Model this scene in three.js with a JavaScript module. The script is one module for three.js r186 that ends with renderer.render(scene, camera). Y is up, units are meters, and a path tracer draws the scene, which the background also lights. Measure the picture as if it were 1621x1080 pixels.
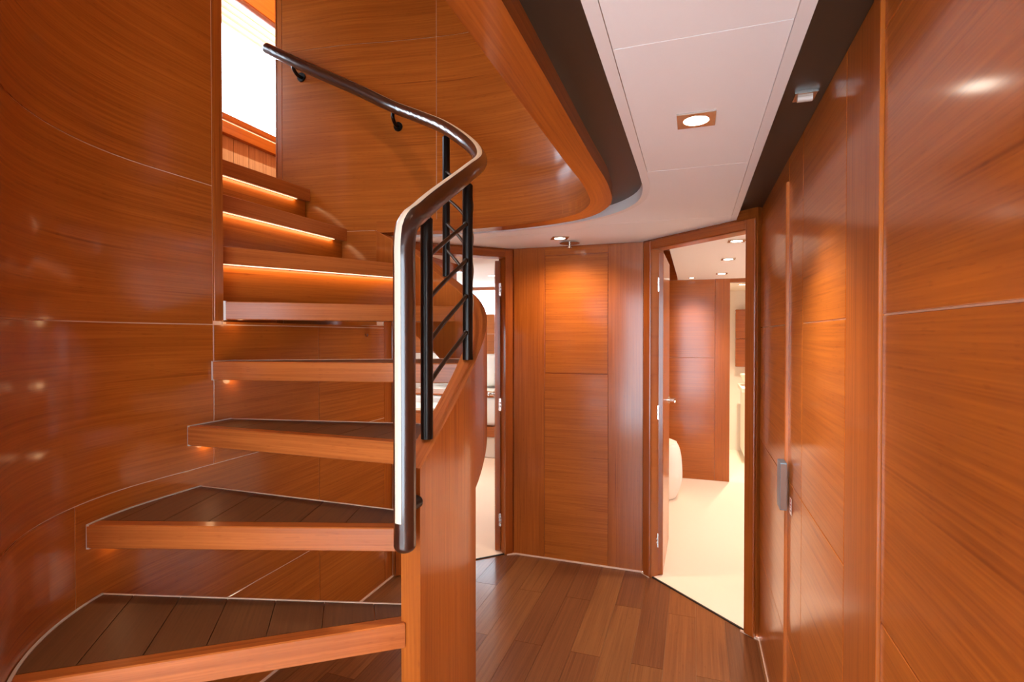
import * as THREE from 'three';
import { RoundedBoxGeometry } from 'three/addons/geometries/RoundedBoxGeometry.js';
import { mergeGeometries, toCreasedNormals } from 'three/addons/utils/BufferGeometryUtils.js';
import { RectAreaLightUniformsLib } from 'three/addons/lights/RectAreaLightUniformsLib.js';
RectAreaLightUniformsLib.init();

// ---------------------------------------------------------------- camera, sky, exposure
// world axes: x = across the corridor (right wall at +0.315), z = -(distance along the corridor), y up
const scene = new THREE.Scene();
const camera = new THREE.PerspectiveCamera(65.47, 1621 / 1080, 0.05, 60);
camera.position.set(0, 1.45, 0);
camera.rotation.order = 'YXZ';
camera.rotation.y = THREE.MathUtils.degToRad(18.9);
camera.rotation.x = THREE.MathUtils.degToRad(-0.68);
scene.add(camera);
scene.background = new THREE.Color().setRGB(15.5, 18.5, 21.5);
const renderer = new THREE.WebGLRenderer({ antialias: true });
renderer.toneMapping = THREE.LinearToneMapping;
renderer.toneMappingExposure = 0.62;
renderer.shadowMap.enabled = true;
const WARM = new THREE.Color().setRGB(1, 0.79, 0.57);
const NEUTRAL = new THREE.Color().setRGB(1, 0.97, 0.94);
const WARMER = new THREE.Color().setRGB(1, 0.62, 0.30);
const P_HALL = 13, P_CABIN = 7, P_UP = 16;

// ---------------------------------------------------------------- helpers
let seed = 7;
const rnd = () => { seed = (seed * 1664525 + 1013904223) >>> 0; return seed / 4294967296; };
const rr = (a, b) => a + (b - a) * rnd();
const taken = {};
function numbered(n) { const k = taken[n] = (taken[n] ?? -1) + 1; return k ? n + '_' + String(k).padStart(3, '0') : n; }
function mesh(name, geo, mat, parent = scene) {
  const m = new THREE.Mesh(geo, mat); m.name = parent === scene ? numbered(name) : name;
  m.castShadow = m.receiveShadow = true; parent.add(m); return m;
}
function group(name, x = 0, y = 0, z = 0, turn = 0) {
  const g = new THREE.Group(); g.name = numbered(name); g.position.set(x, y, z); g.rotation.y = turn; scene.add(g); return g;
}
function tag(o, label, category, grp, kind) {
  o.userData.label = label; if (category) o.userData.category = category;
  if (grp) o.userData.group = grp; if (kind) o.userData.kind = kind; return o;
}
const struct = (name, label) => tag(group(name), label, name.split('_')[0], null, 'structure');

// ---------------------------------------------------------------- textures and materials
function lattice(n, m) { const a = new Float32Array(n * m); for (let i = 0; i < a.length; i++) a[i] = rnd(); return { n, m, a }; }
function sample(l, x, y) {   // tileable smooth noise, x and y in lattice cells
  let i = Math.floor(x), j = Math.floor(y); let fx = x - i, fy = y - j; fx = fx * fx * (3 - 2 * fx); fy = fy * fy * (3 - 2 * fy);
  const i0 = ((i % l.n) + l.n) % l.n, i1 = (i0 + 1) % l.n, j0 = ((j % l.m) + l.m) % l.m, j1 = (j0 + 1) % l.m;
  const a = l.a[j0 * l.n + i0], b = l.a[j0 * l.n + i1], c = l.a[j1 * l.n + i0], d = l.a[j1 * l.n + i1];
  return (a + (b - a) * fx) * (1 - fy) + (c + (d - c) * fx) * fy;
}
function woodTexture(W, H, figure) {     // grain runs along u; the sheet is 2 m by 1 m
  const L = [lattice(10, 420), lattice(5, 130), lattice(4, 34), lattice(70, 500), lattice(3, 9), lattice(6, 5)];
  const d = new Uint8Array(W * H * 4);
  for (let y = 0; y < H; y++) for (let x = 0; x < W; x++) {
    const u = x / W, v = y / H;
    const warp = (sample(L[5], u * 6, v * 5) - 0.5) * 0.004 * figure;
    const w = v + warp;
    const fine = sample(L[0], u * 10, w * 420), mid = sample(L[1], u * 5, w * 130), broad = sample(L[2], u * 4, w * 34), huge = sample(L[4], u * 3, w * 9);
    const pore = sample(L[3], u * 70, v * 500);
    let k = 0.88 + 0.12 * (fine - 0.5) + 0.10 * (mid - 0.5) + 0.07 * (broad - 0.5) + 0.06 * (huge - 0.5);
    if (pore > 0.8) k -= (pore - 0.8) * 0.45;
    const streak = Math.max(0, mid * broad - 0.5) * 0.6; k -= streak;
    const i = (y * W + x) * 4, t = 1 - k;
    d[i] = Math.max(0, Math.min(255, 255 * (1 - t * 0.85)));
    d[i + 1] = Math.max(0, Math.min(255, 255 * (1 - t * 1.08)));
    d[i + 2] = Math.max(0, Math.min(255, 255 * (1 - t * 1.15)));
    d[i + 3] = 255;
  }
  const t = new THREE.DataTexture(d, W, H); t.colorSpace = THREE.SRGBColorSpace; t.wrapS = t.wrapT = THREE.RepeatWrapping;
  t.magFilter = THREE.LinearFilter; t.minFilter = THREE.LinearMipmapLinearFilter; t.generateMipmaps = true; t.repeat.set(0.5, 1); t.needsUpdate = true;
  return t;
}
const grain = woodTexture(2048, 1024, 1);
function wood(hex, o = {}) {
  return new THREE.MeshPhysicalMaterial({ color: hex, map: grain, roughness: 0.42, specularIntensity: 0.25, clearcoat: 0.75, clearcoatRoughness: 0.14, side: THREE.DoubleSide, ...o });
}
const M = {
  panel: wood(0xba661f),                                     // varnished cherry veneer, grain across
  stile: wood(0xb4601e),
  frame: wood(0xa8551c),
  nosing: wood(0xbf692d, { clearcoat: 0.5, clearcoatRoughness: 0.2 }),
  plank: wood(0x754a28, { clearcoat: 0.5, clearcoatRoughness: 0.42, roughness: 0.55 }),
  floorA: wood(0x8a5831, { clearcoat: 0.6, clearcoatRoughness: 0.17 }),
  floorB: wood(0x7a4a2a, { clearcoat: 0.6, clearcoatRoughness: 0.17 }),
  floorC: wood(0x925b33, { clearcoat: 0.6, clearcoatRoughness: 0.17 }),
  oak: wood(0xdcb48a, { clearcoat: 0.2, clearcoatRoughness: 0.4 }),
  copper: wood(0xb85f26, { clearcoat: 0.3 }),
  seam: new THREE.MeshStandardMaterial({ color: 0xe6bd9e, roughness: 0.6, side: THREE.DoubleSide }),  // pale tone paints in the light that groove bevels catch
  floorSeam: new THREE.MeshStandardMaterial({ color: 0x8d6244, roughness: 0.7, side: THREE.DoubleSide }),
  sealant: new THREE.MeshStandardMaterial({ color: 0xdcb8a0, roughness: 0.5, side: THREE.DoubleSide }),
  white: new THREE.MeshStandardMaterial({ color: 0xf3f1ef, roughness: 0.5, side: THREE.DoubleSide }),
  whiteEdge: new THREE.MeshStandardMaterial({ color: 0xeae6e2, roughness: 0.4, side: THREE.DoubleSide }),
  black: new THREE.MeshPhysicalMaterial({ color: 0x2b1e14, roughness: 0.5, clearcoat: 0.25, clearcoatRoughness: 0.3, side: THREE.DoubleSide }),
  shell: new THREE.MeshStandardMaterial({ color: 0xb9a08c, roughness: 0.9, side: THREE.DoubleSide }),
  carpet: new THREE.MeshStandardMaterial({ color: 0xebd3be, roughness: 0.95, side: THREE.DoubleSide }),
  bouncePale: new THREE.MeshStandardMaterial({ color: 0xe9e7e4, roughness: 0.9, side: THREE.DoubleSide }),
  cream: new THREE.MeshStandardMaterial({ color: 0xf7ecdf, roughness: 0.8, side: THREE.DoubleSide }),
  leather: new THREE.MeshStandardMaterial({ color: 0xecd8c8, roughness: 0.6, side: THREE.DoubleSide }),
  linen: new THREE.MeshStandardMaterial({ color: 0xf1e9dd, roughness: 0.9, side: THREE.DoubleSide }),
  marble: new THREE.MeshStandardMaterial({ color: 0xf0e6d6, roughness: 0.35, side: THREE.DoubleSide }),
  rail: new THREE.MeshPhysicalMaterial({ color: 0x33190f, roughness: 0.32, clearcoat: 0.9, clearcoatRoughness: 0.1 }),
  railInlay: new THREE.MeshStandardMaterial({ color: 0xe9d5bd, roughness: 0.4 }),
  bronze: new THREE.MeshStandardMaterial({ color: 0x2c2a28, roughness: 0.3, metalness: 0.85 }),
  bar: new THREE.MeshStandardMaterial({ color: 0x4e4136, roughness: 0.3, metalness: 0.8 }),
  chrome: new THREE.MeshStandardMaterial({ color: 0xcfc8c0, roughness: 0.18, metalness: 1 }),
  steel: new THREE.MeshStandardMaterial({ color: 0xcdbfb4, roughness: 0.5, metalness: 0.25, side: THREE.DoubleSide }),
  reflectBrown: new THREE.MeshStandardMaterial({ color: 0x6b4a3a, roughness: 0.35, metalness: 0.4 }),
  gun: new THREE.MeshStandardMaterial({ color: 0x75828a, roughness: 0.35, metalness: 0.5 }),
  dark: new THREE.MeshStandardMaterial({ color: 0x1a1512, roughness: 0.5 }),
  lens: new THREE.MeshStandardMaterial({ color: 0xffffff, emissive: new THREE.Color().setRGB(1, 0.9, 0.74), emissiveIntensity: 26 }),
  pane: new THREE.MeshPhysicalMaterial({ color: 0xffffff, transmission: 1, roughness: 0, thickness: 0, side: THREE.DoubleSide }),
  puck: new THREE.MeshStandardMaterial({ color: 0xffffff, emissive: new THREE.Color().setRGB(1, 0.62, 0.3), emissiveIntensity: 0.5 }),
  led: new THREE.MeshStandardMaterial({ color: 0xffffff, emissive: new THREE.Color().setRGB(1, 0.72, 0.42), emissiveIntensity: 2.2 }),
};

// ---------------------------------------------------------------- geometry in plan coordinates (p across, t along)
function makePath(pts) {                       // polyline in plan with running length; normal = left of travel
  const s = [0]; for (let i = 1; i < pts.length; i++) s.push(s[i - 1] + Math.hypot(pts[i][0] - pts[i - 1][0], pts[i][1] - pts[i - 1][1]));
  const nrm = pts.map((_, i) => {
    const a = pts[Math.max(0, i - 1)], b = pts[Math.min(pts.length - 1, i + 1)]; const l = Math.hypot(b[0] - a[0], b[1] - a[1]);
    return [-(b[1] - a[1]) / l, (b[0] - a[0]) / l];
  });
  return { pts, s, nrm, len: s[s.length - 1], at(q) {
    let i = 1; while (i < s.length - 1 && s[i] < q) i++;
    const f = (q - s[i - 1]) / (s[i] - s[i - 1]), k = Math.max(0, Math.min(1, f));
    const n = [nrm[i - 1][0] * (1 - k) + nrm[i][0] * k, nrm[i - 1][1] * (1 - k) + nrm[i][1] * k], l = Math.hypot(...n);
    return [pts[i - 1][0] + (pts[i][0] - pts[i - 1][0]) * f, pts[i - 1][1] + (pts[i][1] - pts[i - 1][1]) * f, n[0] / l, n[1] / l];
  }, find(test) { let best = 0, bd = 1e9; for (let q = 0; q <= this.len; q += 0.002) { const a = this.at(q), e = test(a[0], a[1]); if (e < bd) { bd = e; best = q; } } return best; } };
}
const spline = (pts, n) => new THREE.CatmullRomCurve3(pts.map(([p, t]) => new THREE.Vector3(p, 0, t)), false, 'centripetal').getSpacedPoints(n).map(v => [v.x, v.z]);
function finish(pos, uv, crease = 0.5) {
  const g = new THREE.BufferGeometry();
  g.setAttribute('position', new THREE.Float32BufferAttribute(pos, 3)); g.setAttribute('uv', new THREE.Float32BufferAttribute(uv, 2));
  g.computeVertexNormals(); return toCreasedNormals(g, crease);
}
// a thin board on a path, from s0 to s1 and y0 to y1, standing th proud of it on the side of `side`, edges chamfered
function slab(path, s0, s1, y0, y1, { th = 0.0028, bevel = 0.001, side = 1, base = 0, grainUp = false, step = 0.05 } = {}) {
  const n = Math.max(1, Math.round((s1 - s0) / step)), straight = path.pts.length === 2;
  const cols = [[s0, 0], [s0, th - bevel], [s0 + bevel, th]], nn = straight ? 1 : n;
  for (let i = 1; i < nn; i++) cols.push([s0 + bevel + (s1 - s0 - 2 * bevel) * i / nn, th]);
  cols.push([s1 - bevel, th], [s1, th - bevel], [s1, 0]);
  const rows = [[y0, 0], [y0, th - bevel], [y0 + bevel, th], [y1 - bevel, th], [y1, th - bevel], [y1, 0]];
  const u0 = rr(0, 2), v0 = rr(0, 1);
  const V = cols.map(([s, os]) => { const a = path.at(s); return rows.map(([y, oy]) => { const o = (base + Math.min(os, oy)) * side; return [a[0] + a[2] * o, y, -(a[1] + a[3] * o), s, y]; }); });
  const pos = [], uv = [], put = v => { pos.push(v[0], v[1], v[2]); uv.push(grainUp ? v[4] + u0 : v[3] + u0, grainUp ? v[3] + v0 : v[4] + v0); };
  for (let i = 0; i < cols.length - 1; i++) for (let j = 0; j < rows.length - 1; j++) {
    const a = V[i][j], b = V[i + 1][j], c = V[i + 1][j + 1], d = V[i][j + 1];
    for (const v of side > 0 ? [a, c, b, a, d, c] : [a, b, c, a, c, d]) put(v);
  }
  return finish(pos, uv);
}
// a closed band on a path between two offsets, its top and bottom given as functions of running length
function sweep(path, offA, offB, bot, top, { s0 = 0, s1 = path.len, step = 0.05, grainUp = false } = {}) {
  const n = Math.max(1, Math.round((s1 - s0) / step)), B = typeof bot === 'function' ? bot : () => bot, T = typeof top === 'function' ? top : () => top;
  const q = []; const u0 = rr(0, 2), v0 = rr(0, 1);
  const marks = path.pts.length === 2 ? [s0, s1] : Array.from({ length: n + 1 }, (_, i) => s0 + (s1 - s0) * i / n);
  for (const s of marks) {
    const a = path.at(s), P = (o, y) => [a[0] + a[2] * o, y, -(a[1] + a[3] * o)];
    q.push({ s, c: [P(offA, B(s)), P(offB, B(s)), P(offB, T(s)), P(offA, T(s))], o: [offA, offB, offB, offA] });
  }
  const pos = [], uv = [];
  const quad = (a, b, c, d, ua, ub, uc, ud) => { for (const [v, w] of [[a, ua], [b, ub], [c, uc], [a, ua], [c, uc], [d, ud]]) { pos.push(...v); uv.push(w[0], w[1]); } };
  const W = (k, i) => { const y = q[k].c[i][1]; const wide = q[k].s; return grainUp ? [y + u0, wide + v0] : [wide + u0, y + v0]; };
  const F = (k, i) => [q[k].s + u0, q[k].o[i] + v0];
  for (let k = 0; k < q.length - 1; k++) {
    const a = q[k].c, b = q[k + 1].c;
    quad(a[0], b[0], b[3], a[3], W(k, 0), W(k + 1, 0), W(k + 1, 3), W(k, 3));
    quad(b[1], a[1], a[2], b[2], W(k + 1, 1), W(k, 1), W(k, 2), W(k + 1, 2));
    quad(a[3], b[3], b[2], a[2], F(k, 3), F(k + 1, 3), F(k + 1, 2), F(k, 2));
    quad(a[1], b[1], b[0], a[0], F(k, 1), F(k + 1, 1), F(k + 1, 0), F(k, 0));
  }
  const e = q[0].c, z = q[q.length - 1].c, E = c => [c[1] + u0, (c[0] + c[2]) * 0.7];
  quad(e[0], e[3], e[2], e[1], E(e[0]), E(e[3]), E(e[2]), E(e[1]));
  quad(z[1], z[2], z[3], z[0], E(z[1]), E(z[2]), E(z[3]), E(z[0]));
  return finish(pos, uv);
}
function metric(geo, dir = [1, 0], grainUp = false) {      // uv in metres; grain along dir on flat faces, level or upright on sides
  const g = geo.index ? geo.toNonIndexed() : geo; const P = g.attributes.position, uv = new Float32Array(P.count * 2), u0 = rr(0, 2), v0 = rr(0, 1);
  const a = new THREE.Vector3(), b = new THREE.Vector3(), c = new THREE.Vector3(), n = new THREE.Vector3();
  for (let i = 0; i < P.count; i += 3) {
    a.fromBufferAttribute(P, i); b.fromBufferAttribute(P, i + 1); c.fromBufferAttribute(P, i + 2);
    n.subVectors(b, a).cross(c.clone().sub(a)).normalize();
    [a, b, c].forEach((v, k) => {
      let U, V;
      if (Math.abs(n.y) > 0.6) { U = v.x * dir[0] - v.z * dir[1]; V = -v.x * dir[1] - v.z * dir[0]; }
      else { const l = Math.hypot(n.x, n.z) || 1; U = (v.x * n.z - v.z * n.x) / l; V = v.y; if (grainUp) [U, V] = [V, U]; }
      uv[(i + k) * 2] = U + u0; uv[(i + k) * 2 + 1] = V + v0;
    });
  }
  g.setAttribute('uv', new THREE.BufferAttribute(uv, 2)); return g;
}
function prism(poly, y0, y1, { bevel = 0, dir, grainUp, holes = [] } = {}) {     // plan polygon raised from y0 to y1
  const sh = new THREE.Shape(poly.map(([p, t]) => new THREE.Vector2(p, t)));
  for (const h of holes) sh.holes.push(new THREE.Path(h.map(([p, t]) => new THREE.Vector2(p, t))));
  const g = new THREE.ExtrudeGeometry(sh, { depth: y1 - y0 - 2 * bevel, bevelEnabled: bevel > 0, bevelSize: bevel, bevelThickness: bevel, bevelOffset: -bevel, bevelSegments: 1, steps: 1 });
  g.rotateX(-Math.PI / 2); g.translate(0, y0 + bevel, 0);
  return metric(g, dir, grainUp);
}
const box = (p0, p1, y0, y1, t0, t1, o = {}) => prism([[p0, t0], [p1, t0], [p1, t1], [p0, t1]], y0, y1, o);
const line = (a, b) => makePath([a, b]);
const clip = (poly, nx, ny, d) => {            // keep n.x <= d
  const out = []; poly.forEach((a, i) => { const b = poly[(i + 1) % poly.length], da = a[0] * nx + a[1] * ny - d, db = b[0] * nx + b[1] * ny - d;
    if (da <= 0) out.push(a); if ((da < 0 && db > 0) || (da > 0 && db < 0)) { const f = da / (da - db); out.push([a[0] + (b[0] - a[0]) * f, a[1] + (b[1] - a[1]) * f]); } });
  return out;
};
const area = poly => Math.abs(poly.reduce((s, a, i) => { const b = poly[(i + 1) % poly.length]; return s + a[0] * b[1] - a[1] * b[0]; }, 0)) / 2;

const CEIL = 2.015, BLK = 2.055, DECK = 2.25, UP = 4.45;
const GROOVES = [0.0, 0.435, 0.965, 1.488, 2.005];

// ---------------------------------------------------------------- floor
{
  const f = struct('floor', 'dark glossy hardwood plank floor of the lobby and corridor');
  const outline = [[-1.705, 2.77], [-1.705, 1.28], [-1.60, 0.9], [-1.36, 0.66], [-1.25, 0.45], [-1.2, 0], [-1.2, -1.8], [0.31, -1.8], [0.31, 2.72], [0.26, 2.80], [-0.25, 3.27], [-0.33, 3.32], [-1.10, 3.32], [-1.22, 3.26]];
  mesh('subfloor', prism(outline, -0.08, -0.004), M.floorSeam, f);
  mesh('added_bounce_floor', box(-1.19, 0.30, -0.004, 0.004, -1.3, 0.35), M.bouncePale, f);  // added pale sheet out of view, bounces neutral light up to the ceiling
  const w = 0.136, mats = [M.floorA, M.floorB, M.floorC];
  for (let r = -13; r <= 2; r++) {
    const a = 0.0157 + r * w, b = a + w;
    for (let k = -2; k < 5; k++) {
      const t0 = 0.41 + k * 0.98 + (r & 1 ? 0.49 : 0), t1 = t0 + 0.98;
      if (t1 < 0.4) continue;
      let q = clip(clip(clip(clip(outline, 1, 0, b - 0.0008), -1, 0, -a - 0.0008), 0, 1, t1 - 0.0008), 0, -1, -Math.max(t0, 0.352) - 0.0008);
      if (q.length < 3 || area(q) < 0.0004) continue;
      mesh('plank', prism(q, -0.004, 0, { dir: [0, 1] }), mats[Math.floor(rnd() * 3)], f);
    }
  }
}

// ---------------------------------------------------------------- wall_right
{
  const w = struct('wall_right', 'long glossy cherry panelled wall with a tall cupboard door');
  mesh('backing', box(0.309, 0.40, 0, 2.1, -0.5, 2.84), M.seam, w); mesh('backing', box(0.309, 0.40, 0, 2.1, -1.4, -1.15), M.seam, w); mesh('backing', box(0.309, 0.40, 1.9, 2.1, -1.15, -0.5), M.seam, w); mesh('backing', box(0.309, 0.40, 0, 0.7, -1.15, -0.5), M.seam, w);
  const L = line([0.309, -1.8], [0.309, 2.80]);          // running length = t + 1.8, left normal faces the corridor
  const add = (n, t0, t1, y0, y1, m, o = {}) => mesh(n, slab(L, t0 + 1.8 + 0.0015, t1 + 1.8 - 0.0015, y0 + 0.0015, y1 - 0.0015, { ...o }), m, w);
  for (const [t0, t1] of [[-0.5, 1.067]]) { for (const [a, b] of [[0.005, 0.435], [0.435, 0.955], [0.955, 1.484], [1.484, 1.97], [1.97, BLK]]) add('panel', t0, t1, a, b, M.panel); }
  add('stile', 1.067, 1.108, 0.005, BLK, M.stile, { grainUp: true, th: 0.009 });
  add('stile', 1.108, 1.303, 0.005, BLK, M.stile, { grainUp: true });
  for (const [a, b] of [[0.005, 0.42], [0.42, 0.955], [0.955, 1.484], [1.484, BLK]]) add('panel', 1.303, 1.775, a, b, M.panel);
  for (const [a, b] of [[0.005, 0.42], [0.42, 0.955], [0.955, BLK]]) add('panel', 1.775, 2.02, a, b, M.panel);
  for (const [a, b] of [[0.005, 0.42], [0.42, 0.955], [0.955, 1.484], [1.484, 1.97]]) add('cupboard_door', 2.026, 2.76, a, b, M.panel, { th: 0.010 });
  tag(mesh('door_edge', slab(L, 2.016 + 1.8, 2.026 + 1.8, 0.005, 1.97, { th: 0.013, bevel: 0.003, grainUp: true }), M.nosing, w), 'pale vertical edge strip of the cupboard door');
  mesh('panel', slab(L, 2.026 + 1.8, 2.76 + 1.8, 1.973, BLK), M.panel, w);
}
{
  const g = group('cupboard_latch', 0.297, 0.94, -2.005);
  tag(g, 'grey metal latch block on the cupboard door of the right wall', 'latch');
  mesh('latch_body', new RoundedBoxGeometry(0.022, 0.160, 0.068, 2, 0.003).translate(-0.010, 0, 0), M.gun, g);
  mesh('reflection_plate', new THREE.BoxGeometry(0.019, 0.152, 0.002).translate(-0.010, 0, 0.0345), M.reflectBrown, g);  // thin plate whose brown paints the reflection on the latch's near face
  const cv = document.createElement('canvas'); cv.width = 96; cv.height = 128; const c = cv.getContext('2d');
  c.fillStyle = '#f3dcd2'; c.fillRect(0, 0, 96, 128); c.fillStyle = '#b8323a'; c.fillRect(14, 10, 40, 26); c.fillRect(14, 46, 58, 14); c.fillRect(14, 70, 34, 12); c.fillStyle = '#6a2630'; c.fillRect(14, 94, 60, 10);
  const tx = new THREE.CanvasTexture(cv); tx.colorSpace = THREE.SRGBColorSpace;
  const st = mesh('sticker', new THREE.PlaneGeometry(0.036, 0.055), new THREE.MeshStandardMaterial({ map: tx, roughness: 0.5, side: THREE.DoubleSide }), g);
  st.position.set(0.0070, -0.055, 0.062); st.rotation.y = -Math.PI / 2; tag(st, 'small white and red printed sticker');
}

// ---------------------------------------------------------------- wall_left: curved stair wall running into the straight wall below the upper flight
const R = 0.69, ARC_C = [-1.01, 1.278];
const leftPts = [[-1.705, 2.77], [-1.702, 2.0]]; for (let t = 1.95; t > 1.3; t -= 0.05) leftPts.push([-1.70, t]);
for (let a = 180; a <= 240; a += 3) leftPts.push([ARC_C[0] + R * Math.cos(a * Math.PI / 180), ARC_C[1] + R * Math.sin(a * Math.PI / 180)]);
for (const q of [[-1.30, 0.60], [-1.25, 0.50], [-1.22, 0.38], [-1.205, 0.2], [-1.2, 0], [-1.2, -1.0], [-1.2, -1.8]]) leftPts.push(q);
const LW = makePath(leftPts);               // travels towards the camera: left normal faces +x, the room
const sT = t => LW.find((p, q) => p < -1.69 || q > 1.28 ? Math.abs(q - t) : 9);
const sPx = a => LW.find((p, q) => Math.hypot(p - (ARC_C[0] + R * Math.cos(a * Math.PI / 180)), q - (ARC_C[1] + R * Math.sin(a * Math.PI / 180))));
{
  const w = struct('wall_left', 'curved cherry veneer stair wall with thin seams painted pale for the light on their bevels');
  const jT = sT(1.556), jA = sT(1.516), j505 = sT(2.11), j609 = sT(2.683), j137 = sPx(203), end = LW.len - 0.002, st = 0.004;
  mesh('backing', sweep(LW, -0.09, -0.0028, 0, 1.5), M.seam, w);
  mesh('backing', sweep(LW, -0.09, -0.0028, 1.5, UP, { s0: jT }), M.seam, w);
  const add = (n, a, b, y0, y1, m, o = {}) => mesh(n, slab(LW, a + 0.0017, b - 0.0017, y0 + 0.0017, y1 - 0.0017, { base: -0.0028, ...o }), m, w);
  for (const [y0, y1] of [[0.004, 0.435], [0.435, 0.965]]) { add('panel', j505, j137, y0, y1, M.panel); add('panel', j137, end, y0, y1, M.panel); add('panel', j609, j505, y0, y1, M.panel); }
  add('panel', jA, end, 0.965, 1.488, M.panel); add('panel', j505, jA, 0.965, 1.488, M.panel); add('panel', j609, j505, 0.965, 1.488, M.panel);
  add('panel', j609, jT, 1.488, 1.502, M.panel);
  for (const [y0, y1] of [[1.488, 2.005], [2.005, 3.0], [3.0, UP]]) add('panel', jA, end, y0, y1, M.panel);
  add('jamb_strip', jT - 0.004, jA, 1.5, UP, M.stile, { grainUp: true, th: 0.008 });
  add('stile', st, j609, 0.004, 2.0, M.stile, { grainUp: true });
  mesh('jamb_face', slab(line([-1.79, 1.558], [-1.70, 1.558]), 0, 0.09, 1.5, UP, { th: 0.004, grainUp: true }), M.stile, w);
  const lk = mesh('lock', new THREE.CylinderGeometry(0.011, 0.011, 0.006, 20).rotateZ(Math.PI / 2), M.chrome, w); lk.position.set(-1.699, 1.448, -2.50); tag(lk, 'round chrome cylinder lock');
  mesh('keyhole', new THREE.BoxGeometry(0.002, 0.010, 0.003).translate(0.003, 0, 0), M.dark, lk);
}

// ---------------------------------------------------------------- far end of the lobby: centre wall and the two angled door walls
{
  const w = struct('wall_far', 'cherry panel wall between the two cabin doorways');
  const A = [-1.125, 3.32], B = [-0.285, 3.315], L = line(B, A);    // travels left: left normal faces the lobby (-t)
  mesh('backing', box(-1.125, -0.285, 0, 2.1, 3.316, 3.40), M.frame, w);
  const S = p => -0.285 - p, add = (n, p0, p1, y0, y1, m, o = {}) => mesh(n, slab(L, S(p1) + 0.0008, S(p0) - 0.0008, y0 + 0.0008, y1 - 0.0008, { th: 0.010, ...o }), m, w);
  add('stile', -1.12, -0.911, 0.004, CEIL - 0.006, M.stile, { grainUp: true });
  add('stile', -0.501, -0.29, 0.004, CEIL - 0.006, M.stile, { grainUp: true });
  add('panel', -0.911, -0.501, 0.004, 1.20, M.panel, { th: 0.009 });
  add('panel', -0.907, -0.505, 1.205, 1.955, M.panel, { th: 0.005 });
  add('rail', -0.911, -0.501, 1.96, CEIL - 0.006, M.panel, { th: 0.009 });
}
// an angled door wall from A to B (plan), opening between a and b (running length), seen from the left of travel
function doorWall(no, side, A, B, a, b, label, flabel) {
  const L = line(A, B), w = struct('wall_far_' + side, label);
  mesh('backing', sweep(L, -0.085, -0.002, 1.99, 2.1), M.frame, w);
  mesh('panel', sweep(L, -0.085, -0.002, 0, 2.1, { s0: 0, s1: a - 0.001, grainUp: true }), M.frame, w);
  mesh('panel', sweep(L, -0.085, -0.002, 0, 2.1, { s0: b + 0.001, s1: L.len, grainUp: true }), M.frame, w);
  const f = tag(group('trim_' + no), flabel, 'door frame', null, 'structure');
  const top = 1.955;
  mesh('jamb', slab(L, a - 0.055, a, 0.003, top + 0.05, { th: 0.016, bevel: 0.004, grainUp: true }), M.frame, f);
  mesh('jamb', slab(L, b, b + 0.055, 0.003, top + 0.05, { th: 0.016, bevel: 0.004, grainUp: true }), M.frame, f);
  mesh('head', slab(L, a, b, top, top + 0.05, { th: 0.016, bevel: 0.004 }), M.frame, f);
  mesh('reveal', sweep(L, -0.088, 0.010, 0.0, top, { s0: a - 0.012, s1: a, grainUp: true }), M.stile, f);
  mesh('reveal', sweep(L, -0.088, 0.010, 0.0, top, { s0: b, s1: b + 0.012, grainUp: true }), M.stile, f);
  mesh('reveal', sweep(L, -0.088, 0.010, top, top + 0.03, { s0: a, s1: b }), M.stile, f);
  mesh('threshold', sweep(L, -0.014, -0.004, -0.01, 0.006, { s0: a, s1: b }), M.dark, f);
  return L;
}
// travelling left across the far end, the left normal faces the lobby
const RD = doorWall(2, 'right', [0.285, 2.755], [-0.29, 3.30], 0.058, 0.715, 'narrow cherry wall around the right cabin doorway', 'cherry door frame of the right cabin doorway');
const LD = doorWall(1, 'left', [-1.12, 3.325], [-1.70, 2.765], 0.075, 0.740, 'narrow cherry wall around the left cabin doorway', 'cherry door frame of the left cabin doorway');
function hinge(parent, x, y, z, turn) {
  const h = mesh('hinge', mergeGeometries([new RoundedBoxGeometry(0.017, 0.085, 0.004, 2, 0.0019).translate(-0.013, 0, 0), new RoundedBoxGeometry(0.017, 0.085, 0.004, 2, 0.0019).translate(0.013, 0, 0)].map(g => g.index ? g.toNonIndexed() : g)), M.chrome, parent);
  h.position.set(x, y, z); h.rotation.y = turn; tag(h, 'chrome concealed hinge');
  mesh('knuckle', mergeGeometries([new THREE.BoxGeometry(0.03, 0.009, 0.012).translate(0, 0.011, 0), new THREE.BoxGeometry(0.03, 0.009, 0.012).translate(0, -0.011, 0), new THREE.BoxGeometry(0.009, 0.036, 0.009)]), M.steel, h);
}
function doorLeaf(no, hx, ht, heading, lever, label) {     // hinge edge at (hx, ht); leaf runs along heading (radians from +t towards +p)
  const d = tag(group('door_' + no, hx, 0, -ht, -heading), label, 'door', null, 'structure');
  mesh('leaf', metric(new RoundedBoxGeometry(0.036, 1.93, 0.60, 2, 0.003).translate(0, 0.975, -0.30), [0, 1], true), M.stile, d);
  for (const y of [1.75, 0.985, 0.215]) hinge(d, lever * -0.028, y, 0.0035, 0);
  if (lever) {
    const h = mesh('lever_handle', mergeGeometries([new THREE.CylinderGeometry(0.012, 0.014, 0.05, 14).rotateZ(Math.PI / 2).translate(lever * 0.04, 0, 0), new RoundedBoxGeometry(0.016, 0.018, 0.12, 2, 0.006).translate(lever * 0.062, 0, 0.045)].map(g => g.index ? g.toNonIndexed() : g)), M.chrome, d);
    h.position.set(0, 1.0, -0.535);
    mesh('rosette', new THREE.CylinderGeometry(0.025, 0.025, 0.008, 20).rotateZ(Math.PI / 2).translate(lever * 0.021, 0, 0), M.chrome, h);
  }
  return d;
}
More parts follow.
